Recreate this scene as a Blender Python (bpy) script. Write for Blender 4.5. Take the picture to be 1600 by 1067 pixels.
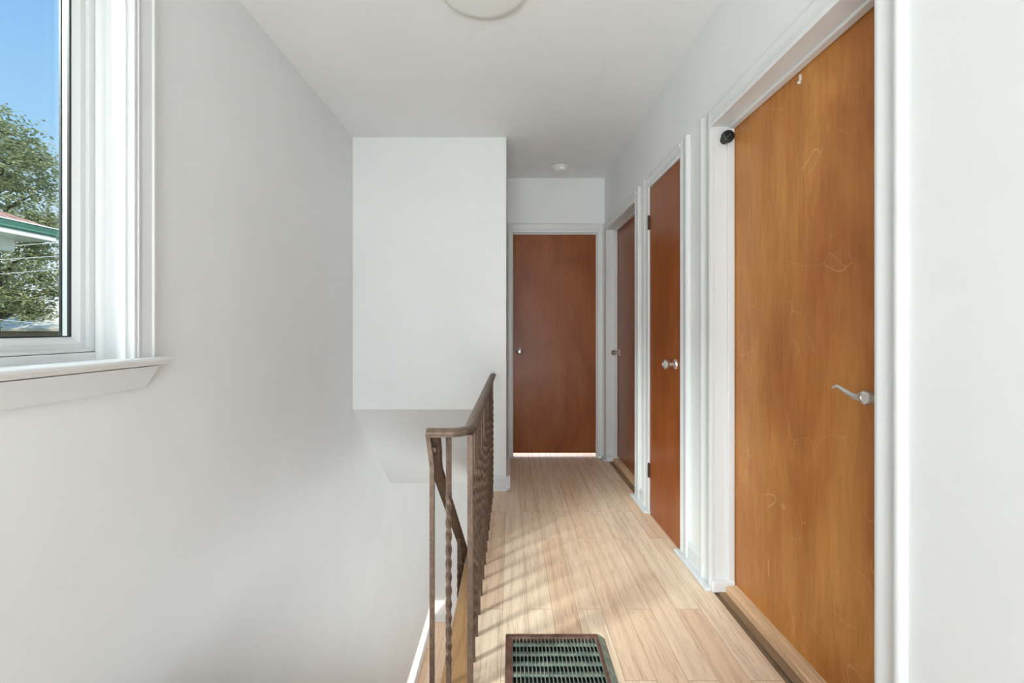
import bpy, bmesh, math, random
from mathutils import Vector, Matrix, noise
PI = math.pi
random.seed(7)
C = bpy.context.scene.collection
SC = bpy.context.scene
for o in list(bpy.data.objects): bpy.data.objects.remove(o)

# ------------------------------------------------------------------ camera, sky, lights, exposure
HC = 1.153                                   # lens height above the landing
cam_d = bpy.data.cameras.new('camera'); cam = bpy.data.objects.new('camera', cam_d); C.objects.link(cam)
cam.location = (0, 0, HC); cam.rotation_euler = (PI/2, 0, 0)
cam_d.sensor_width = 36; cam_d.lens = 650/1600*36
cam_d.shift_x = 2/1600; cam_d.shift_y = -21.5/1600
cam_d.clip_start = 0.02; cam_d.clip_end = 300
SC.camera = cam
SC.view_settings.view_transform = 'Standard'; SC.view_settings.look = 'None'
SC.view_settings.gamma = 1; SC.view_settings.use_curve_mapping = False
SC.view_settings.exposure = 0.15

w = bpy.data.worlds.new('sky'); SC.world = w; w.use_nodes = True
nt = w.node_tree; nt.nodes.clear()
tc = nt.nodes.new('ShaderNodeTexCoord'); sx = nt.nodes.new('ShaderNodeSeparateXYZ')
rp = nt.nodes.new('ShaderNodeValToRGB'); bg = nt.nodes.new('ShaderNodeBackground'); ow = nt.nodes.new('ShaderNodeOutputWorld')
nt.links.new(tc.outputs['Generated'], sx.inputs[0]); nt.links.new(sx.outputs['Z'], rp.inputs[0])
nt.links.new(rp.outputs[0], bg.inputs[0]); nt.links.new(bg.outputs[0], ow.inputs[0])
e = rp.color_ramp.elements
e[0].position = 0.0; e[0].color = (.95, .97, 1.0, 1)
e[1].position = 0.50; e[1].color = (.235, .47, .87, 1)
m_ = rp.color_ramp.elements.new(.14); m_.color = (.70, .81, .95, 1)
m_ = rp.color_ramp.elements.new(.30); m_.color = (.36, .60, .90, 1)
bg.inputs[1].default_value = 1.10

def light(name, kind, loc, target, energy, color=(1, 1, 1), size=1, size_y=None, spread=None, angle=None):
    d = bpy.data.lights.new(name, kind); o = bpy.data.objects.new(name, d); C.objects.link(o)
    o.location = loc
    o.rotation_euler = (Vector(target)-Vector(loc)).to_track_quat('-Z', 'Y').to_euler()
    d.energy = energy; d.color = color
    if kind == 'AREA':
        d.shape = 'RECTANGLE'; d.size = size; d.size_y = size_y or size
        if spread: d.spread = spread
    if angle: d.angle = angle
    return o
light('sun', 'SUN', (10, -8, 12), (0, 0, 2), 5.0, (1, .95, .88), angle=.01)
light('stair_window_daylight', 'AREA', (-3.3, -.95, 3.85), (-1.12, .80, 1.62), 455, (.94, .98, 1), .7, 1.2)
light('back_fill', 'AREA', (-.15, -2.66, 1.45), (-.15, 0, 1.6), 14, (.86, .96, 1), 1.9, 1.7)  # unseen fill added behind the camera for the walls facing it
light('back_up_fill', 'AREA', (-.38, -2.05, .12), (-.45, -.85, 2.5), 182, (.86, .965, 1), 1.8, 1.5)  # added fill lamp, tilted up from near the floor to lighten the ceiling
light('lower_hall_daylight', 'AREA', (1.4, 5.0, -1.5), (-1.1, 4.2, -1.0), 16, (.90, .98, 1), 1.2, 1.6)
light('soffit_fill', 'AREA', (1.2, 2.0, -1.5), (-1.0, 2.9, -.6), 33, (.90, .98, 1), 1.2, 1.2)  # lamp added below the landing to brighten the sloped soffit
light('end_room_daylight', 'AREA', (.4, 5.6, 1.4), (.4, 3.8, .3), 45, (1, .97, .92), 1.4, 1.2)

# ------------------------------------------------------------------ materials
def mat(name, color, rough=.5, metal=0, spec=.5):
    m = bpy.data.materials.new(name); m.use_nodes = True
    b = m.node_tree.nodes['Principled BSDF']
    b.inputs['Base Color'].default_value = (*color, 1); b.inputs['Roughness'].default_value = rough
    b.inputs['Metallic'].default_value = metal; b.inputs['Specular IOR Level'].default_value = spec
    return m
def s2l(r, g, b):
    f = lambda c: (c/255/12.92) if c/255 <= .04045 else ((c/255+.055)/1.055)**2.4
    return (f(r), f(g), f(b))
class N:
    def __init__(s, m): s.t = m.node_tree; s.b = s.t.nodes['Principled BSDF']
    def n(s, k, **kw):
        q = s.t.nodes.new('ShaderNode'+k)
        for a, v in kw.items(): setattr(q, a, v)
        return q
    def l(s, a, b): s.t.links.new(a, b)
    def coords(s, scale, rot=(0, 0, 0)):
        t = s.n('TexCoord'); mp = s.n('Mapping'); mp.inputs['Scale'].default_value = scale; mp.inputs['Rotation'].default_value = rot
        s.l(t.outputs['Object'], mp.inputs[0]); return mp.outputs[0]
    def noise(s, vec, scale, detail=4, rough=.5, dist=0):
        q = s.n('TexNoise'); q.inputs['Scale'].default_value = scale; q.inputs['Detail'].default_value = detail
        q.inputs['Roughness'].default_value = rough; q.inputs['Distortion'].default_value = dist
        s.l(vec, q.inputs['Vector']); return q.outputs['Fac']
    def ramp(s, fac, stops):
        q = s.n('ValToRGB'); e = q.color_ramp.elements
        e[0].position, e[0].color = stops[0][0], (*stops[0][1], 1); e[1].position, e[1].color = stops[-1][0], (*stops[-1][1], 1)
        for p, c in stops[1:-1]:
            k = e.new(p); k.color = (*c, 1)
        s.l(fac, q.inputs[0]); return q.outputs[0]
    def mix(s, fac, a, b, mode='MIX'):
        q = s.n('Mix', data_type='RGBA', blend_type=mode)
        for v, i in ((fac, 0), (a, 6), (b, 7)):
            if isinstance(v, (int, float)): q.inputs[i].default_value = v
            elif isinstance(v, tuple): q.inputs[i].default_value = (*v, 1)
            else: s.l(v, q.inputs[i])
        return q.outputs[2]
    def bump(s, fac, strength, dist=.002):
        q = s.n('Bump'); q.inputs['Strength'].default_value = strength; q.inputs['Distance'].default_value = dist
        s.l(fac, q.inputs['Height']); s.l(q.outputs[0], s.b.inputs['Normal'])

def paint(name, col, rough, amp=.02, bump=.08):
    m = mat(name, col, rough); k = N(m)
    f = k.noise(k.coords((1, 1, 1)), 2.3, 3)
    k.l(k.ramp(f, [(.3, tuple(c*(1-amp) for c in col)), (.7, tuple(min(1, c*(1+amp)) for c in col))]), k.b.inputs['Base Color'])
    k.bump(k.noise(k.coords((1, 1, 1)), 260, 2), bump, .0006)
    return m
WALL = paint('wall_paint', (.86, .865, .865), .55)
CEIL = paint('ceiling_paint', (.90, .905, .91), .8)
TRIM = paint('trim_paint', (.78, .785, .79), .35, .01, .03)
VINYL = paint('window_vinyl', (.72, .73, .73), .32, .01, .0)

def door_wood(name, dark, mid, amber, rough=.3, seed=0.0, scr=True):
    m = mat(name, mid, rough); k = N(m)
    v = k.coords((9, 9, .9)); v2 = k.coords((2.2, 2.2, .9))
    mp = v.node; mp.inputs['Location'].default_value = (seed, seed*2, seed); v2.node.inputs['Location'].default_value = (seed*3, seed, seed)
    fine = k.noise(v, 5, 7, .62, .9)
    broad = k.noise(v2, 1.5, 4, .55, 1.0)
    c = k.ramp(broad, [(.25, dark), (.5, mid), (.75, amber)])
    g = k.ramp(fine, [(.30, (.80, .77, .74)), (.62, (1.06, 1.05, 1.03))])
    c = k.mix(.75, c, g, 'MULTIPLY')
    pore = k.noise(k.coords((70, 70, 2.2)), 5, 3, .5)
    c = k.mix(k.ramp(pore, [(.60, (0, 0, 0)), (.72, (.35, .35, .35))]), c, tuple(x*.55 for x in dark))
    if scr:                                   # thin pale curved scuffs in the varnish
        vr = k.n('TexVoronoi', feature='DISTANCE_TO_EDGE'); vr.inputs['Scale'].default_value = 4.6
        dn = k.n('TexNoise'); dn.inputs['Scale'].default_value = 2.2; dn.inputs['Detail'].default_value = 2
        cc = k.coords((1, 1, 1)); k.l(cc, dn.inputs['Vector'])
        ad = k.n('VectorMath', operation='ADD'); k.l(cc, ad.inputs[0]); k.l(dn.outputs['Color'], ad.inputs[1]); k.l(ad.outputs[0], vr.inputs['Vector'])
        line = k.ramp(vr.outputs['Distance'], [(0.0, (1, 1, 1)), (.008, (0, 0, 0))])
        mask = k.ramp(k.noise(k.coords((1, 1, 1)), 5.5, 2), [(.50, (0, 0, 0)), (.60, (.5, .5, .5))])
        lm = k.mix(1.0, line, mask, 'MULTIPLY')
        c = k.mix(lm, c, s2l(236, 190, 140))
    k.l(c, k.b.inputs['Base Color'])
    k.b.inputs['Specular IOR Level'].default_value = .28; k.b.inputs['Coat Weight'].default_value = .08; k.b.inputs['Coat Roughness'].default_value = .22
    k.bump(fine, .05, .0008)
    return m
WOOD_A = door_wood('varnished_birch_amber', s2l(160, 92, 42), s2l(186, 120, 60), s2l(208, 146, 76), .38, 1.3)
WOOD_B = door_wood('varnished_mahogany_red', s2l(138, 72, 30), s2l(154, 84, 40), s2l(166, 98, 48), .30, 4.1, False)
WOOD_C = door_wood('varnished_plywood_brown', s2l(130, 68, 34), s2l(148, 82, 42), s2l(160, 94, 52), .34, 8.7, False)

def laminate():
    m = mat('oak_laminate', s2l(222, 186, 148), .42); k = N(m)
    t = k.n('TexCoord'); s = k.n('SeparateXYZ'); cb = k.n('CombineXYZ')
    k.l(t.outputs['Object'], s.inputs[0]); k.l(s.outputs['Y'], cb.inputs[0]); k.l(s.outputs['X'], cb.inputs[1])
    br = k.n('TexBrick'); br.offset = .37; br.offset_frequency = 2; br.squash = 1
    br.inputs['Scale'].default_value = 1; br.inputs['Mortar Size'].default_value = .0009; br.inputs['Mortar Smooth'].default_value = .3
    br.inputs['Brick Width'].default_value = .93; br.inputs['Row Height'].default_value = .098; br.inputs['Bias'].default_value = -.1
    br.inputs['Color1'].default_value = (*s2l(250, 226, 200), 1); br.inputs['Color2'].default_value = (*s2l(238, 202, 170), 1)
    br.inputs['Mortar'].default_value = (*s2l(186, 146, 112), 1)
    mp = k.n('Mapping'); mp.inputs['Location'].default_value = (.21, .032, 0); k.l(cb.outputs[0], mp.inputs[0]); k.l(mp.outputs[0], br.inputs['Vector'])
    # per-plank offset of the grain so that it breaks at each board
    vm = k.n('VectorMath', operation='MULTIPLY_ADD'); k.l(br.outputs['Color'], vm.inputs[0]); vm.inputs[1].default_value = (9, 30, 5)
    k.l(t.outputs['Object'], vm.inputs[2])
    mg = k.n('Mapping'); mg.inputs['Scale'].default_value = (52, 2.4, 1); k.l(vm.outputs[0], mg.inputs[0])
    g = k.noise(mg.outputs[0], 2.4, 6, .6, 1.4)
    c = k.mix(.55, br.outputs['Color'], k.ramp(g, [(.34, (.62, .52, .45)), (.50, (.98, .97, .96)), (.75, (1.08, 1.06, 1.04))]), 'MULTIPLY')
    # cathedral rings
    wv = k.n('TexWave', wave_type='BANDS', bands_direction='X'); wv.inputs['Scale'].default_value = 5; wv.inputs['Distortion'].default_value = 5.5
    wv.inputs['Detail'].default_value = 2.5; wv.inputs['Detail Scale'].default_value = .7
    m2 = k.n('Mapping'); m2.inputs['Scale'].default_value = (1, .13, 1); k.l(vm.outputs[0], m2.inputs[0]); k.l(m2.outputs[0], wv.inputs['Vector'])
    c = k.mix(.28, c, k.ramp(wv.outputs['Fac'], [(0, (.72, .62, .54)), (.4, (1, 1, 1)), (1, (1.03, 1.02, 1.0))]), 'MULTIPLY')
    k.l(c, k.b.inputs['Base Color'])
    k.b.inputs['Specular IOR Level'].default_value = .22
    return m
LAM = laminate()
def plain_wood(name, col, sc=(30, 1.5, 30), rough=.45):
    m = mat(name, col, rough); k = N(m)
    g = k.noise(k.coords(sc), 3, 6, .6, .8)
    k.l(k.mix(1.0, col, k.ramp(g, [(.3, (.72, .68, .64)), (.65, (1.08, 1.06, 1.04))]), 'MULTIPLY'), k.b.inputs['Base Color']); return m
NOSE = plain_wood('oak_nosing', s2l(196, 154, 108))
SADDLE = plain_wood('oak_saddle', s2l(226, 188, 150))
GAPW = plain_wood('old_dark_subfloor', s2l(158, 128, 100), rough=.8)
def rusty(name, base, spots, speck, sc=60):
    m = mat(name, base, .5, .25); k = N(m)
    v = k.coords((1, 1, 1))
    c = k.ramp(k.noise(v, sc, 5, .65), [(.35, base), (.60, spots)])
    c = k.mix(k.ramp(k.noise(v, 180, 2), [(.69, (0, 0, 0)), (.76, (.8, .8, .8))]), c, speck)
    k.l(c, k.b.inputs['Base Color']); k.bump(k.noise(v, 150, 3), .35, .001); return m
IRON = rusty('brown_painted_iron', s2l(78, 63, 54), s2l(106, 84, 70), s2l(190, 170, 148))
IRON_D = rusty('brown_frame_enamel', s2l(98, 68, 58), s2l(126, 92, 78), s2l(190, 178, 160), 40)
GREEN = rusty('green_enamel', s2l(112, 128, 118), s2l(150, 160, 148), s2l(206, 206, 186), 30)
GDARK = mat('duct_shade_black', (.012, .014, .014), .8)
def metal(name, col, rough):
    m = mat(name, col, rough, 1.0); k = N(m)
    k.l(k.ramp(k.noise(k.coords((1, 1, 1)), 300, 2), [(.3, tuple(c*.92 for c in col)), (.7, col)]), k.b.inputs['Base Color']); return m
CHROME = metal('satin_nickel', (.80, .78, .75), .30)
NICKEL = metal('aged_nickel', (.66, .60, .52), .32)
PEWTER = metal('white_bronze', (.86, .82, .77), .28)
HINGE = rusty('dark_hinge_steel', s2l(48, 38, 30), s2l(84, 66, 50), s2l(150, 120, 90), 90)
BLACK = rusty('black_rubber', (.003, .0025, .0025), (.006, .005, .005), (.02, .02, .02), 50)
BLACK.node_tree.nodes['Principled BSDF'].inputs['Metallic'].default_value = 0
BLACK.node_tree.nodes['Principled BSDF'].inputs['Roughness'].default_value = .3
GASKET = mat('black_gasket', (.01, .01, .012), .5)
PLAST = paint('white_plastic', (.84, .84, .83), .4, .01, 0)
DIFF = paint('light_diffuser', (.86, .86, .85), .45, .005, 0)
gl = bpy.data.materials.new('window_glass'); gl.use_nodes = True
t_ = gl.node_tree; t_.nodes.clear()
tr = t_.nodes.new('ShaderNodeBsdfTransparent'); gs = t_.nodes.new('ShaderNodeBsdfGlossy'); gs.inputs['Roughness'].default_value = .02
fr = t_.nodes.new('ShaderNodeFresnel'); fr.inputs[0].default_value = 1.18; mx = t_.nodes.new('ShaderNodeMixShader'); oo = t_.nodes.new('ShaderNodeOutputMaterial')
tr.inputs[0].default_value = (.96, .98, .97, 1)
t_.links.new(fr.outputs[0], mx.inputs[0]); t_.links.new(tr.outputs[0], mx.inputs[1]); t_.links.new(gs.outputs[0], mx.inputs[2]); t_.links.new(mx.outputs[0], oo.inputs[0])
GLASS = gl

# ------------------------------------------------------------------ mesh helpers
def box(bm, x0, x1, y0, y1, z0, z1):
    v = [bm.verts.new(p) for p in ((x0,y0,z0),(x1,y0,z0),(x1,y1,z0),(x0,y1,z0),(x0,y0,z1),(x1,y0,z1),(x1,y1,z1),(x0,y1,z1))]
    for f in ((3,2,1,0),(4,5,6,7),(0,1,5,4),(1,2,6,5),(2,3,7,6),(3,0,4,7)): bm.faces.new([v[i] for i in f])
def prism(bm, poly, axis, a, b):
    """poly: 2D points; axis 'x': (y,z), 'y': (x,z), 'z': (x,y)"""
    def P(p, t):
        return {'x': (t, p[0], p[1]), 'y': (p[0], t, p[1]), 'z': (p[0], p[1], t)}[axis]
    A = [bm.verts.new(P(p, a)) for p in poly]; B = [bm.verts.new(P(p, b)) for p in poly]
    n = len(poly)
    bm.faces.new(A); bm.faces.new(B[::-1])
    for i in range(n): bm.faces.new((A[i], B[i], B[(i+1) % n], A[(i+1) % n]))
def sweep(bm, pts, prof, up=Vector((0, 0, 1)), twist=None, scale=None, caps=True):
    pts = [Vector(p) for p in pts]; rings = []
    for i, p in enumerate(pts):
        t = (pts[min(i+1, len(pts)-1)] - pts[max(i-1, 0)]).normalized()
        u = t.cross(up)
        if u.length < 1e-4: u = t.cross(Vector((0, 1, 0)))
        u.normalize(); v = u.cross(t).normalized()
        a = twist[i] if twist else 0; ca, sa = math.cos(a), math.sin(a); s = scale[i] if scale else 1
        rings.append([bm.verts.new(p + u*((c*ca-d*sa)*s) + v*((c*sa+d*ca)*s)) for c, d in prof])
    n = len(prof)
    for a, b in zip(rings, rings[1:]):
        for j in range(n): bm.faces.new((a[j], a[(j+1) % n], b[(j+1) % n], b[j]))
    if caps: bm.faces.new(rings[0][::-1]); bm.faces.new(rings[-1])
def circ(r, n=12): return [(r*math.cos(2*PI*i/n), r*math.sin(2*PI*i/n)) for i in range(n)]
def lathe(bm, prof, origin, axis, n=28):
    """prof: (radius, height along axis)"""
    M = Vector(axis).to_track_quat('Z', 'Y').to_matrix(); O = Vector(origin); rings = []
    for r, h in prof:
        if r < 1e-6: rings.append([bm.verts.new(O + M @ Vector((0, 0, h)))])
        else: rings.append([bm.verts.new(O + M @ Vector((r*math.cos(2*PI*i/n), r*math.sin(2*PI*i/n), h))) for i in range(n)])
    for a, b in zip(rings, rings[1:]):
        for i in range(n):
            j = (i+1) % n
            if len(a) == 1 and len(b) == 1: continue
            if len(a) == 1: bm.faces.new((a[0], b[i], b[j]))
            elif len(b) == 1: bm.faces.new((a[i], a[j], b[0]))
            else: bm.faces.new((a[i], a[j], b[j], b[i]))
SLOPE_W = .0095
def rshear(p): return Vector((p.x + SLOPE_W*(3.76-p.y), p.y, p.z))     # the right wall runs very slightly out of square
def zf(y): return .012 + .026*(2.6-y) if y < 4.2 else zf(4.19)         # the old landing sags towards its far end
def fshear(p): return Vector((p.x, p.y, p.z + zf(p.y)))
def obj(name, bm, m, parent=None, fn=None, smooth=False, bevel=0, seg=2):
    if fn:
        for v in bm.verts: v.co = fn(v.co)
    bmesh.ops.recalc_face_normals(bm, faces=bm.faces)
    me = bpy.data.meshes.new(name); bm.to_mesh(me); bm.free()
    me.materials.append(m)
    if smooth:
        for p in me.polygons: p.use_smooth = True
    o = bpy.data.objects.new(name, me); C.objects.link(o)
    if parent: o.parent = parent
    if bevel:
        b = o.modifiers.new('bevel', 'BEVEL'); b.width = bevel; b.segments = seg; b.limit_method = 'ANGLE'; b.angle_limit = .6
    if smooth and not bevel:
        md = o.modifiers.new('es', 'EDGE_SPLIT'); md.split_angle = math.radians(38)
    return o
def B(): return bmesh.new()
def empty(name, loc=(0, 0, 0)):
    o = bpy.data.objects.new(name, None); C.objects.link(o); o.location = loc; o.empty_display_size = .1; return o
def tag(o, label, cat, group=None, kind=None):
    o['label'] = label; o['category'] = cat
    if group: o['group'] = group
    if kind: o['kind'] = kind
    return o
def struct(o, label=None):
    o['kind'] = 'structure'
    if label: o['label'] = label
    return o
def keep(root, objs):
    """parent objects built in world space to an empty placed at the thing's base"""
    for o in objs:
        o.parent = root; o.matrix_parent_inverse = Matrix.Translation(-root.location)

# ------------------------------------------------------------------ measurements
XL = -1.122; XR = .8475; XC = -.032; YB = 2.955; YE = 3.76; ZC = 2.505; ZL = -2.98; YLE = 5.87
FX = -.222                                    # edge of the landing over the stairs
D1 = (.985, 1.775); D2 = (2.09, 2.555); D3 = (2.83, 3.64); DE = (.0175, .783); HEAD = 2.01

# ------------------------------------------------------------------ walls, floors, ceilings
WY0, WY1, WZ0, WZ1 = .26, 1.222, 1.063, 2.26
bm = B()
box(bm, XL-.15, XL, -2.7, WY0, ZL-.1, ZC); box(bm, XL-.15, XL, WY1, YLE+.1, ZL-.1, ZC)
box(bm, XL-.15, XL, WY0, WY1, ZL-.1, WZ0-.032); box(bm, XL-.15, XL, WY0, WY1, WZ1, ZC)
struct(obj('wall_left', bm, WALL))
bm = B(); T = .11
for y0, y1, z0, z1 in ((-2.7, D1[0]-.02, -.3, ZC), (D1[1]+.02, D2[0]-.012, -.3, ZC), (D2[1]+.012, D3[0]-.02, -.3, ZC), (D3[1]+.02, YE+.3, -.3, ZC),
                       (D1[0]-.02, D1[1]+.02, HEAD+.02, ZC), (D2[0]-.012, D2[1]+.012, HEAD+.012, ZC), (D3[0]-.02, D3[1]+.02, HEAD+.02, ZC)):
    box(bm, XR, XR+T, y0, y1, z0, z1)
struct(obj('wall_right', bm, WALL, fn=rshear))
bm = B()
box(bm, XC, DE[0]-.015, YE, YE+.11, -.3, ZC); box(bm, DE[1]+.015, XR+.01, YE, YE+.11, -.3, ZC); box(bm, DE[0]-.015, DE[1]+.015, YE, YE+.11, HEAD+.02, ZC)
struct(obj('wall_end', bm, WALL))
bm = B()
prism(bm, [(YB, ZC), (YB, .573), (3.887, -.3), (3.95, -.3), (3.95, ZC)], 'x', XL, -.20)
box(bm, -.20, XC, YB, 3.95, -.3, ZC)
struct(obj('wall_bulkhead', bm, WALL))
bm = B(); box(bm, XL-.15, XR+.4, -2.75, YE+.3, ZC, ZC+.12); struct(obj('ceiling', bm, CEIL))
bm = B(); box(bm, XL-.15, 1.6, 3.95, YLE+.1, -.3, -.2); struct(obj('ceiling_lower', bm, CEIL))
bm = B(); box(bm, XL, 1.6, YLE, YLE+.12, ZL-.1, -.3); struct(obj('wall_lower', bm, WALL))
bm = B(); box(bm, -.20, -.10, 1.05, 1.25, ZL, -.28); struct(obj('wall_stairwell', bm, WALL))
bm = B(); box(bm, 1.5, 1.6, 1.0, YLE, ZL, -.3); struct(obj('wall_lower_right', bm, WALL))
bm = B(); box(bm, XL, -.16, .98, 1.04, ZL, -.05); struct(obj('wall_under_landing', bm, WALL))
bm = B()      # back wall with an opening added for the fill lamp, behind the camera
box(bm, XL-.15, XR+.3, -2.72, -2.6, -.3, .55); box(bm, XL-.15, XR+.3, -2.72, -2.6, 2.35, ZC)
box(bm, XL-.15, -1.12, -2.72, -2.6, .55, 2.35); box(bm, .82, XR+.3, -2.72, -2.6, .55, 2.35)
struct(obj('wall_back', bm, WALL))
bm = B()
box(bm, FX+.085, XR+.01, 1.0, YE+.002, -.012, 0); box(bm, XL, XR+.01, -2.6, 1.0, -.012, 0)
box(bm, DE[0]-.01, DE[1]+.01, YE, 4.6, -.012, 0)
struct(obj('floor', bm, LAM, fn=fshear))
bm = B(); box(bm, FX+.02, 1.3, 1.0, 3.8, -.28, -.0125); box(bm, XL, 1.3, -2.6, 1.0, -.28, -.0125); box(bm, -.03, 1.3, 3.8, 4.6, -.28, -.0125)
struct(obj('floor_base', bm, GAPW, fn=fshear))
bm = B()      # rounded nosing board along the open edge
prism(bm, [(FX+.012, -.028), (FX+.003, -.022), (FX, -.011), (FX+.004, -.001), (FX+.012, .003), (FX+.078, .003), (FX+.086, 0), (FX+.086, -.028)], 'y', 1.0, YB)
struct(obj('trim_1', bm, NOSE, fn=fshear, smooth=True), 'oak nosing board along the open edge of the landing')
bm = B(); box(bm, XL, 1.6, .95, YLE+.1, ZL-.05, ZL); struct(obj('floor_lower', bm, LAM))
bm = B()
n = 15; ry = (4.38-1.04)/n; rz = (ZL-0)/ (n+1)
for i in range(n):
    z = rz*(i+1); y = 1.04+ry*i
    box(bm, XL, -.201, y, y+ry+.025, z-.03, z); box(bm, XL, -.201, y+ry-.0, y+ry+.012, z+rz, z-.03)
struct(obj('floor_stairs', bm, NOSE), 'oak stair flight going down beside the landing')

# baseboards, shoe mouldings
def baseboard(name, runs, label=None, h=.10, t=.016, fn=fshear):
    """runs: list of (x0,y0,x1,y1,nx,ny) wall line and room-side normal"""
    bm = B()
    for x0, y0, x1, y1, nx, ny in runs:
        prof = [(0, 0), (t+.012, 0), (t+.012, .006), (t+.008, .015), (t, .019), (t, h-.02), (t-.005, h-.014), (t-.005, h-.008), (t-.010, h), (0, h)]
        A = [bm.verts.new((x0+nx*d, y0+ny*d, z)) for d, z in prof]; Bv = [bm.verts.new((x1+nx*d, y1+ny*d, z)) for d, z in prof]
        for i in range(len(prof)): j = (i+1) % len(prof); bm.faces.new((A[i], A[j], Bv[j], Bv[i]))
        bm.faces.new(A); bm.faces.new(Bv[::-1])
    return struct(obj(name, bm, TRIM, fn=fn), label)
baseboard('baseboard_bulkhead', [(-.135, YB, XC+.028, YB, 0, -1), (XC, YB-.028, XC, YE-.02, 1, 0)], 'white baseboard turning the corner of the bulkhead wall')
lowf = lambda p: Vector((p.x, p.y, p.z+ZL))
baseboard('baseboard_lower', [(XL, 4.4, XL, YLE, 1, 0), (XL, YLE, 1.5, YLE, 0, -1)], 'white baseboard round the lower hall', h=.125, fn=lowf)
def R2(p): return rshear(fshear(p))
baseboard('baseboard_right', [(XR, D1[1]+.097, XR, D2[0]-.097, -1, 0), (XR, D2[1]+.097, XR, D3[0]-.097, -1, 0), (XR, -2.6, XR, D1[0]-.07, -1, 0)],
          'white baseboard between the right hand doors', t=.012, fn=R2)
bm = B()      # flat shoe strip running round the feet of the casings
def shoe(x0, x1, y0, y1, h=.017): box(bm, x0, x1, y0, y1, 0, h)
shoe(XR-.042, XR-.015, D1[1]-.014, D2[0]+.008); shoe(XR-.015, XR+.083, D1[1]-.020, D1[1]+.001, .046)
shoe(XR-.042, XR-.015, D2[1]-.008, D3[0]+.014); shoe(XR-.015, XR+.001, D2[1]-.012, D2[1]+.001)
shoe(XR-.036, XR-.014, D3[1]-.012, YE-.016); shoe(XR-.014, XR+.083, D3[1]-.018, D3[1]+.001, .046)
struct(obj('trim_2', bm, TRIM, fn=R2, bevel=.005), 'white shoe moulding round the feet of the right hand door casings')
bm = B(); box(bm, XC+.004, DE[0]+.012, YE-.034, YE-.012, 0, .017); box(bm, DE[1]-.005, XR-.018, YE-.034, YE-.014, 0, .017)
struct(obj('trim_3', bm, TRIM, fn=fshear, bevel=.005), 'white shoe moulding at the feet of the end door casing')

# ------------------------------------------------------------------ doors
CAS = [(0, 0), (0, .013), (.006, .016), (.014, .016), (.020, .012), (.046, .013), (.052, .018), (.060, .020), (.066, .018), (.070, .012), (.070, 0)]
def casing_profile(wd):
    k = wd/.070; return [(a*k, b) for a, b in CAS]
def strip_y(bm, a, b, face, z0, z1, flip):
    """vertical casing on the right wall between y=a (opening side) and b"""
    wd = abs(b-a); s = 1 if b > a else -1
    prism(bm, [(face-d, a+s*u) for u, d in casing_profile(wd)], 'z', z0, z1)
def knob_set(parent, o, axis, m, fn=None, kn=.026, ros=.030, proj=.052, name='knob'):
    bm = B()
    lathe(bm, [(0, 0), (ros, 0), (ros, .003), (ros*.86, .008), (ros*.55, .010), (.011, .013), (.010, proj-.022), (kn*.72, proj-.018), (kn, proj-.006), (kn*.96, proj+.006), (kn*.66, proj+.013), (kn*.30, proj+.014), (kn*.28, proj+.011), (0, proj+.011)], o, axis)
    return obj(name, bm, m, parent, fn, smooth=True)
def right_door(name, rng, wood, label, recess, slab_t=.035, cas_near=.07, cas_far=.095, bottom=.05):
    y0, y1 = rng
    bm = B()   # jamb lining
    box(bm, XR-.001, XR+T+.01, y0-.02, y0, -.02, HEAD+.02); box(bm, XR-.001, XR+T+.01, y1, y1+.02, -.02, HEAD+.02)
    box(bm, XR-.001, XR+T+.01, y0, y1, HEAD, HEAD+.02)
    root = struct(obj(name, bm, TRIM, fn=rshear), label)
    bm = B()
    strip_y(bm, y0, y0-cas_near, XR, -.02, HEAD+.072, 0); strip_y(bm, y1, y1+cas_far, XR, -.02, HEAD+.072, 0)
    prism(bm, [(XR-d, HEAD+u) for u, d in casing_profile(.072)], 'y', y0, y1)
    obj('casing', bm, TRIM, root, rshear, smooth=True)
    if recess > .03:
        bm = B(); s = recess-.030
        for a, b in ((y0, y0+.013), (y1-.013, y1)): box(bm, XR+s, XR+recess-.002, a, b, -.02, HEAD)
        box(bm, XR+s, XR+recess-.002, y0+.013, y1-.013, HEAD-.013, HEAD)
        obj('door_stop', bm, TRIM, root, rshear, bevel=.003)
    bm = B(); g = .003
    box(bm, XR+recess, XR+recess+slab_t, y0+g, y1-g, bottom, HEAD-g)
    sl = obj('door_panel', bm, wood, root, rshear, bevel=.0015)
    return root, sl
d1, s1 = right_door('door_1', D1, WOOD_A, 'large amber varnished wooden door nearest the camera with scuffed face and lever handle', .085, bottom=.055)
# lever handle
bm = B()
hy, hz = 1.062, .974; hx = XR+.085
lathe(bm, [(0, 0), (.032, 0), (.032, .004), (.027, .010), (.013, .013), (.0125, .034), (.0185, .040), (.0195, .052), (.016, .058), (.008, .060), (.006, .058), (0, .058)], (hx, hy, hz), (-1, 0, 0))
ros = obj('door_handle', bm, CHROME, s1, rshear, smooth=True); ros['label'] = 'satin nickel wave lever handle'
bm = B(); path = []; sc = []
for i in range(15):
    t = i/14; y = hy+.012+t*.103
    z = hz + .018*math.sin(t*PI*.5)**2 - .010*math.sin(t*PI)*(1-t) + (.006 if t > 2 else 0)*0 - .008*max(0, t-.85)/.15
    path.append((hx-.047, y, z)); sc.append(1.0 if t > .35 else 1.75-.75*t/.35)
sweep(bm, path, [(c*.85, d*.62) for c, d in circ(.0085, 12)], up=Vector((1, 0, 0)), scale=[s*(1 if i < 8 else 1-.085*(i-7)) for i, s in enumerate(sc)])
obj('lever', bm, CHROME, ros, rshear, smooth=True)
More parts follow.
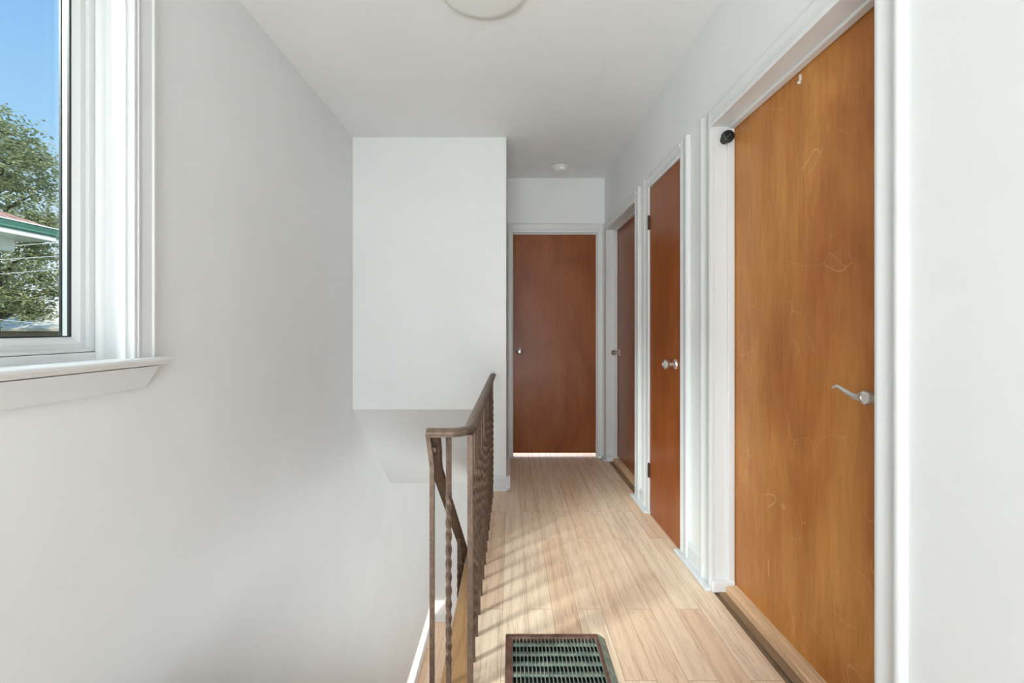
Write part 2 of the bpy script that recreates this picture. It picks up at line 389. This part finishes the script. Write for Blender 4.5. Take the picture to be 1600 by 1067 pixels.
# small staple left in the head of the door
bm = B(); lathe(bm, [(0, 0), (.004, 0), (.0055, .003), (.004, .008), (0, .010)], (hx, 1.372, 1.962), (-1, 0, 0), 12); box(bm, hx-.006, hx, 1.366, 1.370, 1.966, 1.985)
obj('door_staple', bm, PLAST, s1, rshear, smooth=True)

d2, s2 = right_door('door_2', D2, WOOD_B, 'narrow dark reddish closet door with dark hinges and white metal knob', -.006, cas_near=.09, cas_far=.09, bottom=.012)
knob_set(s2, (XR-.006, 2.165, .963), (-1, 0, 0), PEWTER, rshear, kn=.027, ros=.028, proj=.050)['label'] = 'pale metal oval knob'
for hz_ in (.275, 1.855-.06):
    bm = B()
    for k in range(5):
        lathe(bm, [(0, 0), (.0062, 0), (.0062, .0155), (0, .0155)], (XR-.012, D2[1]+.001, hz_-.04+k*.0165), (0, 0, 1), 14)
    lathe(bm, [(0, 0), (.0042, 0), (.005, .006), (0, .010)], (XR-.012, D2[1]+.001, hz_+.042), (0, 0, 1), 12)
    box(bm, XR-.0105, XR-.0065, D2[1]-.010, D2[1], hz_-.04, hz_+.04)
    obj('hinge', bm, HINGE, s2, rshear, smooth=True)

d3, s3 = right_door('door_3', D3, WOOD_C, 'recessed brown door at the far right before the end wall', .085, bottom=.03, cas_far=.10, cas_near=.095)
knob_set(s3, (XR+.085, 3.565, .94), (-1, 0, 0), CHROME, rshear, kn=.024, ros=.031, proj=.056)

# end door
bm = B()
box(bm, DE[0]-.015, DE[0], YE-.001, YE+.115, -.03, HEAD+.02); box(bm, DE[1], DE[1]+.015, YE-.001, YE+.115, -.03, HEAD+.02); box(bm, DE[0], DE[1], YE-.001, YE+.115, HEAD, HEAD+.02)
d4 = struct(obj('door_4', bm, TRIM), 'plain reddish brown door closing the far end of the hall')
bm = B()
prism(bm, [(DE[1]+u*.82, YE-d) for u, d in CAS], 'z', -.02, HEAD+.085)
prism(bm, [(DE[0]-u*.64, YE-d) for u, d in CAS], 'z', -.02, HEAD+.085)
prism(bm, [(YE-d, HEAD+u*1.21) for u, d in CAS], 'x', DE[0], DE[1])
obj('casing', bm, TRIM, d4, smooth=True)
bm = B(); s = .012
box(bm, DE[0], DE[0]+.004, YE+.015, YE+.028, -.02, HEAD); box(bm, DE[1]-.010, DE[1], YE+.010, YE+.028, -.02, HEAD); box(bm, DE[0]+.004, DE[1]-.010, YE+.010, YE+.028, HEAD-.012, HEAD)
obj('door_stop', bm, TRIM, d4, bevel=.002)
bm = B(); box(bm, DE[0]+.003, DE[1]-.004, YE+.030, YE+.065, .012, HEAD-.004)
s4 = obj('door_panel', bm, WOOD_C, d4, bevel=.0015)
knob_set(s4, (.079, YE+.030, .938), (0, -1, 0), CHROME, kn=.025, ros=.033, proj=.052)

# thresholds in the two recessed doorways
for i, (y0, y1) in enumerate((D1, D3)):
    bm = B(); prism(bm, [(XR+.040, .002), (XR+.040, .026), (XR+.046, .030), (XR+.120, .036), (XR+.120, .002)], 'y', y0+.001, y1-.021)
    o = struct(obj('trim_%d' % (4+i), bm, SADDLE, fn=R2, smooth=True), ('light oak threshold strip under the near door', 'light oak threshold strip under the far right door')[i])
    bm = B(); box(bm, XR+.0095, XR+.040, y0+.001, y1-.0005, .0005, .0035)
    obj('gap_strip', bm, GAPW, o, R2)

# ------------------------------------------------------------------ window in the left wall
FXI = XL-.072                                  # inner face of the vinyl frame
bm = B()      # painted jamb lining
for a, b in ((WY0, WY0+.012), (WY1-.012, WY1)): box(bm, XL-.15, XL+.001, a, b, WZ0, WZ1)
box(bm, XL-.15, XL+.001, WY0+.012, WY1-.012, WZ1-.012, WZ1)
win = struct(obj('window_1', bm, TRIM), 'white framed window over the stairs looking out on a tree and a neighbouring roof')
bm = B()      # moulded casing
CW = [(0, 0), (0, .012), (.004, .017), (.010, .017), (.014, .013), (.017, .018), (.024, .018), (.028, .015), (.062, .018), (.066, .022), (.072, .022), (.072, 0)]
prism(bm, [(XL+d, WY1-.004+u) for u, d in CW], 'z', WZ0, WZ1+.07); prism(bm, [(XL+d, WY0+.004-u) for u, d in CW], 'z', WZ0, WZ1+.07)
prism(bm, [(XL+d, WZ1+u) for u, d in CW], 'y', WY0, WY1)
for v in bm.verts: pass
obj('casing', bm, TRIM, win, smooth=True)
bm = B()      # quarter bead between lining and vinyl frame
for s_, yy in ((1, WY1-.012), (-1, WY0+.012)):
    prism(bm, [(FXI+.001, yy), (FXI+.001, yy-s_*.016), (FXI+.008, yy-s_*.015), (FXI+.014, yy-s_*.010), (FXI+.017, yy)], 'z', WZ0, WZ1-.012)
obj('bead', bm, TRIM, win, smooth=True)
bm = B()      # vinyl frame
o0, o1, p0, p1 = WY0+.012, WY1-.012, WZ0+.022, WZ1-.012
bm.free(); bm = B(); box(bm, XL-.149, FXI+.003, WY0+.012, WY1-.012, WZ0-.004, WZ0+.0205); obj('sill_riser', bm, TRIM, win, bevel=.002)
bm = B()
FW = .032
for X0, X1, a in ((FXI-.07, FXI, FW),):
    box(bm, X0, X1, o0, o0+a, p0, p1); box(bm, X0, X1, o1-a, o1, p0, p1); box(bm, X0, X1, o0+a, o1-a, p0, p0+.010); box(bm, X0, X1, o0+a, o1-a, p1-a, p1)
fr_ = obj('window_frame', bm, VINYL, win, bevel=.002)
bm = B()      # sash with bevelled glazing bead
q0, q1, r0, r1 = o0+FW-.006, o1-FW+.006, p0+.003, p1-FW+.006
SW = .034; XS = FXI-.010
def sash_member(poly_y, z0, z1): prism(bm, poly_y, 'z', z0, z1)
for s_, yy in ((1, q1), (-1, q0)):
    prism(bm, [(XS-.045, yy), (XS, yy), (XS, yy-s_*.020), (XS-.012, yy-s_*SW), (XS-.045, yy-s_*SW)], 'z', r0, r1)
for s_, zz in ((1, r0), (-1, r1)):
    prism(bm, [(XS-.045, zz), (XS, zz), (XS, zz+s_*.022), (XS-.012, zz+s_*(SW+.006)), (XS-.045, zz+s_*(SW+.006))], 'y', q0+.02, q1-.02)
obj('sash', bm, VINYL, win)
g0, g1, h0, h1 = q0+SW, q1-SW, r0+SW+.006, r1-SW-.006
bm = B(); XG = XS-.0135
for X0, X1, t in ((XG-.003, XG+.0030, .0055), (XG-.0275, XG-.022, .0040)):
    box(bm, X0, X1, g0, g0+t, h0, h1); box(bm, X0, X1, g1-t, g1, h0, h1); box(bm, X0, X1, g0, g1, h0, h0+.0030); box(bm, X0, X1, g0, g1, h1-t, h1)
obj('gasket', bm, GASKET, win)
bm = B(); box(bm, XG-.005, XG-.001, g0, g1, h0, h1); box(bm, XG-.025, XG-.021, g0, g1, h0, h1)
obj('glass_pane', bm, GLASS, win)
bm = B()      # white spacer between the panes and pale exterior stop
for X0, X1, t in ((XG-.021, XG-.005, .0015), ):
    box(bm, X0, X1, g0, g0+t, h0, h1); box(bm, X0, X1, g1-t, g1, h0, h1); box(bm, X0, X1, g0, g1, h0, h0+t)
obj('spacer', bm, VINYL, win)
bm = B()      # stool (sill board) with rounded moulded nose
st = [(XL-.149, WZ0-.03), (XL-.149, WZ0), (XL+.044, WZ0), (XL+.050, WZ0-.003), (XL+.052, WZ0-.008), (XL+.050, WZ0-.013), (XL+.042, WZ0-.015), (XL+.040, WZ0-.019), (XL+.034, WZ0-.024), (XL+.026, WZ0-.026), (XL, WZ0-.026), (XL-.02, WZ0-.03)]
sB = B(); prism(sB, [p for p in st if p[0] > XL-.2], 'y', WY0+.001, WY1-.001)
nose = [(XL+.0005, WZ0-.026), (XL+.0005, WZ0)] + [p for p in st if p[0] > XL+.01]
for a, b in ((WY0-.10, WY0+.001), (WY1-.001, WY1+.102)): prism(sB, nose, 'y', a, b)
bm.free(); obj('window_sill', sB, TRIM, win)
bm = B()      # apron whose ends curve in
zt, zb = WZ0-.027, WZ0-.090
ys = [(WY1+.072, zt), (WY1+.066, zt-.010), (WY1+.052, zt-.022), (WY1+.044, zt-.034), (WY1+.042, zt-.048), (WY1+.038, zb)]
poly = [(WY0-.038, zb)] + [(WY0+WY1-y, z) for y, z in ys[::-1][1:]] + ys
A = [bm.verts.new((XL, y, z)) for y, z in poly]; 
def dep(z): return .016 if z < zt-.030 else .016+.016*((z-(zt-.030))/.030)**1.6
Bq = [bm.verts.new((XL+dep(z), y, z)) for y, z in poly]
bm.faces.new(A); bm.faces.new(Bq[::-1])
for i in range(len(poly)): j = (i+1) % len(poly); bm.faces.new((A[i], A[j], Bq[j], Bq[i]))
bmesh.ops.triangulate(bm, faces=[f for f in bm.faces if len(f.verts) > 4])
obj('apron', bm, TRIM, win)

# ------------------------------------------------------------------ wrought iron railing
RX = -.125; RZ = .850
rail = empty('iron_railing', (RX, 1.27, zf(1.27)))
parts = []
cap = [(-.0205, -.002), (-.0195, .002), (-.014, .0045), (-.008, .0085), (.008, .0085), (.014, .0045), (.0195, .002), (.0205, -.002), (.0195, -.006), (.0155, -.0065), (.0155, -.014), (-.0155, -.014), (-.0155, -.0065), (-.0195, -.006)]
path = [(RX, 2.945, RZ-.009-.018)]
for i in range(1, 12): path.append((RX, 2.945-(2.945-1.33)*i/12, RZ-.009-.018*(1-i/12)))
cx, cy, r = RX-.065, 1.315, .065
for i in range(11):
    a = -PI/2*i/10; path.append((cx+r*math.cos(a), cy+r*math.sin(a), RZ-.009))
path.append((-.225, 1.250, RZ-.009)); path.append((-.252, 1.250, RZ-.009))
bm = B(); sweep(bm, path, cap); parts.append(obj('handrail', bm, IRON, smooth=True))
bm = B(); box(bm, RX-.010, RX+.010, 2.905, 2.935, RZ-.062, RZ-.038); box(bm, RX-.006, RX+.006, 2.925, YB, RZ-.060, RZ-.050)
parts.append(obj('wall_bracket', bm, IRON, bevel=.002))
brnd = random.Random(5)
SQ = [(-1, -1), (0, -1.0), (1, -1), (1.0, 0), (1, 1), (0, 1.0), (-1, 1), (-1.0, 0)]
def bar(x, y, z0, z1, h=.0068, twist=True, top=.10, bot=.07, fn=None):
    """vertical square bar, twisted between plain ends"""
    bm = B(); L = z1-z0; n = max(8, int(L/.0045)) if twist else 2; pts = []; tw = []; a = 0; L0 = brnd.uniform(.0, .09)
    for i in range(n+1):
        z = z0+L*i/n; pts.append((x, y, z)); tw.append(a)
        if twist and z > z0+bot+L0*.4 and z < z1-top-L0: a += (L/n)/.165*2*PI
    sweep(bm, pts, [(c*h, d*h) for c, d in SQ], up=Vector((0, 1, 0)), twist=tw)
    return bm
y = 1.385; k = 0
while y < 2.90:
    z1 = RZ-.027-.018*(y-1.33)/(2.945-1.33)+.003
    parts.append(obj('baluster', bar(RX, y, zf(y)-.002, z1, twist=True), IRON))
    y += .1185
parts.append(obj('post', bar(RX+.002, 1.268, zf(1.27), RZ-.022, h=.0085, twist=False), IRON, bevel=.0012))
parts.append(obj('baluster', bar(-.1865, 1.252, zf(1.25), RZ-.022, h=.0068, twist=True, top=.12), IRON))
# corner post, cranked where it meets the stair rail
bm = B(); sweep(bm, [(-.237, 1.255, zf(1.25)), (-.237, 1.255, .735), (-.240, 1.253, .765), (-.249, 1.250, .835)], [(c*.0068, d*.0068) for c, d in SQ], up=Vector((0, 1, 0)))
parts.append(obj('post', bm, IRON))
bm = B(); box(bm, -.248, -.226, 1.258, 1.30, .776, .790); parts.append(obj('bracket_plate', bm, IRON))
# stair rail going down with the flight
SX = -.240
def rail_z(y): return .695-.872*(y-1.355)
sp = [(SX+.006, 1.262, .832), (SX+.005, 1.285, .808), (SX+.003, 1.312, .768), (SX, 1.335, .728)] + [(SX, 1.355+i*.14, rail_z(1.355+i*.14)) for i in range(18)]
bm = B(); sweep(bm, sp, [(c*1.0, d) for c, d in cap]); parts.append(obj('stair_handrail', bm, IRON, smooth=True))
def stair_z(y):
    return rz*(int((y-1.04)/ry)+1)
y = 1.93
while y < 3.75:
    parts.append(obj('baluster', bar(SX, y, stair_z(y)-.002, rail_z(y)-.014, twist=True, top=.06, bot=.05), IRON)); y += .125
bm = B(); yy = 3.78; box(bm, SX-.010, SX+.010, yy-.010, yy+.010, ZL, rail_z(yy)); parts.append(obj('post', bm, IRON))
keep(rail, parts)
tag(rail, 'brown wrought iron railing with twisted balusters along the open edge of the landing', 'railing')

# ------------------------------------------------------------------ floor register
gx0, gx1, gy0, gy1 = -.018, .335, 1.165, 1.486
reg = empty('floor_register', ((gx0+gx1)/2, (gy0+gy1)/2, zf(1.33)))
parts = []; F = .024; HT = .020; fx1 = gx1-.026
bm = B(); box(bm, gx0, fx1, gy1-.020, gy1, 0, HT); box(bm, gx0, fx1, gy0, gy0+.02, 0, HT); box(bm, gx0, gx0+F, gy0+.02, gy1-.02, 0, HT); box(bm, fx1-.012, fx1, gy0+.02, gy1-.02, 0, HT)
parts.append(obj('frame', bm, IRON_D, fn=fshear, bevel=.003))
bm = B(); prism(bm, [(fx1-.001, 0), (fx1-.001, HT-.003), (fx1+.004, HT-.003), (gx1, .002), (gx1, 0)], 'y', gy0, gy1)
parts.append(obj('flange', bm, GREEN, fn=fshear))
bm = B(); n = 23; a0, a1 = gx0+F, fx1-.012
for i in range(n+1):
    x = a0+(a1-a0)*i/n; box(bm, x-.0014, x+.0014, gy0+.02, gy1-.02, .010, HT-.003)
parts.append(obj('grille', bm, GREEN, fn=fshear))
bm = B(); yy = gy1-.022; i = 0
while yy > gy0+.05:
    prism(bm, [(yy-.002, .004), (yy-.002, .006), (yy-.022, HT-.006), (yy-.029, HT-.008), (yy-.029, HT-.010), (yy-.021, HT-.009)], 'x', a0, a1)
    yy -= .043
parts.append(obj('louvre', bm, GREEN, fn=fshear))
bm = B(); box(bm, a0, a1, gy0+.02, gy1-.02, .0003, .0012); parts.append(obj('duct_shade', bm, GDARK, fn=fshear))  # black sheet standing in for the shade down the duct
keep(reg, parts); tag(reg, 'old green metal floor register with rusty brown frame set in the laminate', 'floor vent')

# ------------------------------------------------------------------ small fittings
cl = empty('ceiling_light', (-.106, 1.608, ZC))
bm = B(); lathe(bm, [(0, 0), (.168, 0), (.168, .014), (0, .014)], (-.106, 1.608, ZC), (0, 0, -1), 64); a = obj('base', bm, PLAST, smooth=True)
bm = B(); lathe(bm, [(.168, .012), (.178, .013), (.181, .018), (.180, .025), (.173, .031), (.150, .034), (0, .036)], (-.106, 1.608, ZC), (0, 0, -1), 64); b = obj('diffuser', bm, DIFF, smooth=True)
keep(cl, [a, b]); tag(cl, 'round flush white ceiling light at the top edge of the view', 'ceiling light')
sd = empty('smoke_detector', (.42, 3.50, ZC))
bm = B(); lathe(bm, [(0, 0), (.068, 0), (.068, .012), (.064, .014), (0, .014)], sd.location, (0, 0, -1), 40); a = obj('base', bm, PLAST, smooth=True)
bm = B(); lathe(bm, [(.058, .013), (.057, .020), (.054, .022), (.054, .026), (.056, .028), (.052, .037), (.038, .042), (0, .043)], sd.location, (0, 0, -1), 40); b = obj('cover', bm, PLAST, smooth=True)
keep(sd, [a, b]); tag(sd, 'small round white smoke detector on the ceiling before the end door', 'smoke detector')
fx, fy, fz = XR+.049, D1[1], 1.957
jf = empty('door_bumper', rshear(Vector((fx, fy, fz))))
bm = B(); lathe(bm, [(0, 0), (.018, 0), (.018, .010), (.013, .014), (.013, .030)], (fx-.004, fy, fz-.004), (-.25, -1, -.1), 28); a = obj('stem', bm, BLACK, fn=rshear, smooth=True)
bm = B(); lathe(bm, [(.010, .018), (.021, .020), (.0255, .027), (.026, .036), (.022, .043), (.012, .045), (.010, .042), (.006, .041), (0, .044)], (fx, fy, fz), (-.18, -1, -.08), 28); b = obj('cap', bm, BLACK, fn=rshear, smooth=True)
keep(jf, [a, b]); tag(jf, 'small round black rubber bumper high on the jamb of the near door', 'door bumper')

# ------------------------------------------------------------------ outdoors
GZ = -3.3
GRASS = plain_wood('lawn', s2l(120, 132, 96), (3, 3, 3), .95)
bm = B(); box(bm, -90, 60, -60, 90, GZ-.2, GZ); struct(obj('ground', bm, GRASS))
SIDING = mat('pale_siding', s2l(226, 226, 220), .7); k = N(SIDING)
k.l(k.ramp(k.noise(k.coords((1, 1, 20)), 1, 2), [(.3, s2l(214, 214, 208)), (.7, s2l(236, 236, 230))]), k.b.inputs['Base Color'])
GUTTER = paint('green_gutter', s2l(84, 128, 116), .45, .06, 0)
def shingle(name, c1, c2, sc):
    m = mat(name, c1, .9); k = N(m); br = k.n('TexBrick'); k.l(k.coords((sc, sc, sc)), br.inputs['Vector'])
    br.inputs['Color1'].default_value = (*c1, 1); br.inputs['Color2'].default_value = (*c2, 1); br.inputs['Mortar'].default_value = (*tuple(x*.6 for x in c1), 1)
    br.inputs['Scale'].default_value = 1; br.inputs['Mortar Size'].default_value = .02; br.inputs['Brick Width'].default_value = .3; br.inputs['Row Height'].default_value = .14
    k.l(br.outputs['Color'], k.b.inputs['Base Color']); return m
SHR = shingle('red_shingle', s2l(176, 132, 118), s2l(196, 154, 138), 1)
SHG = paint('grey_shingle', s2l(214, 200, 182), .95, .08, 0)
# neighbour's hip roofed house: gutter line runs parallel to the stairs wall
ex, ey, ez = -6.57, 6.0, 2.52
nb = empty('neighbour_house', (-9.5, 1, GZ)); parts = []
bm = B(); box(bm, -13.5, ex-.42, -6, ey-.40, GZ, ez-.10); box(bm, ex-.56, ex-.42, ey-.401, ey-.14, ez-.30, ez-.12); parts.append(obj('wall', bm, SIDING))
bm = B(); box(bm, -13.9, ex+.03, -6.4, ey+.0, ez-.13, ez-.07); box(bm, ex-.08, ex+.10, -6.4, ey+.06, ez+.032, ez+.046); parts.append(obj('soffit', bm, VINYL))
bm = B()
gp = [(0, .03), (.10, .03), (.125, .05), (.125, .07), (.145, .115), (.145, .13), (0, .13)]
prism(bm, [(ex-.06+u, ez-.10+v) for u, v in gp], 'y', -6.4, ey+.03); box(bm, -13.9, ex+.09, ey-.04, ey+.09, ez-.07, ez+.03)
parts.append(obj('gutter', bm, GUTTER))
bm = B()
E = [(ex+.02, ey+.03), (ex+.02, -6.4), (-13.9, -6.4), (-13.9, ey+.03)]; rz0 = ez+.045; rzt = ez+1.75
lo = [bm.verts.new((x, y_, rz0)) for x, y_ in E]; lo2 = [bm.verts.new((x, y_, rz0-.05)) for x, y_ in E]
r1_ = bm.verts.new((-10.2, ey-3.7, rzt)); r2_ = bm.verts.new((-10.2, -2.7, rzt))
for f in ((lo[0], lo[1], r2_, r1_), (lo[1], lo[2], r2_), (lo[2], lo[3], r1_, r2_), (lo[3], lo[0], r1_)): bm.faces.new(f)
for i in range(4): bm.faces.new((lo[i], lo2[i], lo2[(i+1) % 4], lo[(i+1) % 4]))
bm.faces.new(lo2); parts.append(obj('roof', bm, SHR))
keep(nb, parts); tag(nb, 'neighbouring house corner with reddish hip roof and green gutter outside the window', 'house')
# low garage and brick wall beyond
gg = empty('garage', (-27.5, 20.5, GZ)); parts = []
bm = B(); box(bm, -32, -17.4, 19.0, 24, GZ, 1.02); parts.append(obj('wall', bm, paint('garage_brick', s2l(150, 132, 118), .9, .12, 0)))
bm = B(); prism(bm, [(18.6, 1.0), (18.6, 1.12), (21.5, 2.35), (24.4, 1.12), (24.4, 1.0)], 'x', -32.4, -17.0); parts.append(obj('roof', bm, SHG))
keep(gg, parts); tag(gg, 'low garage with grey shingle roof far behind the tree outside', 'garage')
# broadleaf tree
BARK = plain_wood('bark', s2l(92, 84, 74), (20, 20, 2), .95)
def leafmat():
    m = mat('leaf_green', s2l(110, 128, 84), .7); k = N(m)
    c = k.ramp(k.noise(k.coords((1, 1, 1)), 1.6, 5, .7), [(.32, s2l(128, 140, 102)), (.5, s2l(168, 174, 134)), (.68, s2l(212, 206, 164))])
    k.l(c, k.b.inputs['Base Color'])
    tl = k.n('BsdfTranslucent'); k.l(c, tl.inputs[0]); ms = k.n('MixShader'); ms.inputs[0].default_value = .5
    k.l(k.b.outputs[0], ms.inputs[1]); k.l(tl.outputs[0], ms.inputs[2]); k.l(ms.outputs[0], m.node_tree.nodes['Material Output'].inputs[0])
    return m
LEAF = leafmat()
def W(px, py, y): return Vector(((px-798)/650*y, y, HC+(512-py)/650*y))
tree = empty('leafy_tree', (W(-20, 512, 14).x, 14, GZ)); parts = []
base = Vector((tree.location.x, 14, GZ))
bm = B(); top = Vector((base.x+.15, 14, 6.2))
sweep(bm, [base, base+Vector((.05, 0, 2.2)), base+Vector((-.08, .1, 4.6)), (base+top)/2+Vector((.1, 0, 2.2)), top], circ(.30, 12), scale=[1.25, 1, .85, .6, .2], up=Vector((0, 1, 0)))
parts.append(obj('trunk', bm, BARK, smooth=True))
blobs = [(-10, 205, 14, 1.15), (10, 255, 13.6, 1.25), (62, 250, 13.8, .52), (30, 222, 14, .62), (-60, 260, 14.5, 2.2), (50, 305, 14.2, .80), (25, 345, 13.7, 1.1), (66, 350, 14.3, .62), (-30, 380, 14, 1.7),
         (60, 395, 14.6, .60), (20, 420, 13.8, .85), (72, 430, 14.4, .38), (8, 476, 14, .85), (36, 470, 14.2, .60), (58, 490, 14.4, .30), (84, 455, 14.6, .28), (-70, 440, 14, 1.6), (-100, 330, 15, 2.2)]
bm = B()
for px, py, yy, r in blobs:                    # limbs into each cluster
    c = W(px, py, yy); s = Vector((base.x+.05, 14, max(1.2, min(c.z-1.3, 5.4))))
    sweep(bm, [s, (s+c)/2+Vector((0, 0, .25)), c], circ(.09, 8), scale=[1, .6, .25], up=Vector((0, 1, 0)))
parts.append(obj('branches', bm, BARK, smooth=True))
rnd = random.Random(3); verts = []; faces = []
for px, py, yy, r in blobs:
    c0 = W(px, py, yy); nt_ = int(26*r*r)+10
    for _ in range(nt_):                       # twigs, each a small spray of leaves
        d = Vector((rnd.gauss(0, 1), rnd.gauss(0, 1), rnd.gauss(0, 1))).normalized()*r*(rnd.random()**.38)
        d.z *= .72
        c = c0+d; rr = rnd.uniform(.16, .34)
        for _ in range(30):
            q = c+Vector((rnd.gauss(0, rr), rnd.gauss(0, rr), rnd.gauss(0, rr*.42)))
            n_ = Vector((rnd.gauss(0, .6), rnd.gauss(0, .6), 1)).normalized(); u = n_.orthogonal().normalized(); u.rotate(Matrix.Rotation(rnd.random()*6.28, 3, n_)); v = n_.cross(u)
            s = rnd.uniform(.05, .10); b0 = len(verts)
            verts += [q-u*s, q-v*s*.5+n_*.01, q+u*s, q+v*s*.5+n_*.01]; faces.append((b0, b0+1, b0+2, b0+3))
me = bpy.data.meshes.new('crown'); me.from_pydata(verts, [], faces); me.materials.append(LEAF)
cr = bpy.data.objects.new('crown', me); C.objects.link(cr); parts.append(cr)
keep(tree, parts); tag(tree, 'big leafy green tree standing outside beyond the neighbouring roof', 'tree')
# overhead wires
WIRE = mat('wire_grey', s2l(196, 200, 204), .5)
for i, (p0, p1, lab) in enumerate((((-260, 392, 9), (120, 373, 12), 'highest of the overhead wires crossing the tree outside'), ((-260, 412, 9), (120, 394, 12), 'middle overhead wire crossing the tree outside'),
                              ((-260, 440, 9), (120, 414, 12), 'third overhead wire from the top crossing the tree outside'), ((-160, 478, 9), (130, 506, 12), 'lowest overhead wire sloping down to the right outside'))):
    a, b = W(*p0), W(*p1); pts = []
    a = a+(a-b)*.3; b = b+(b-a)*.3
    for j in range(17):
        t = j/16; pts.append(a.lerp(b, t)-Vector((0, 0, .10*4*t*(1-t))))
    bm = B(); sweep(bm, pts, circ(.009, 6)); tag(obj('overhead_wire', bm, WIRE, smooth=True), lab, 'wire', 'overhead wires outside the window')
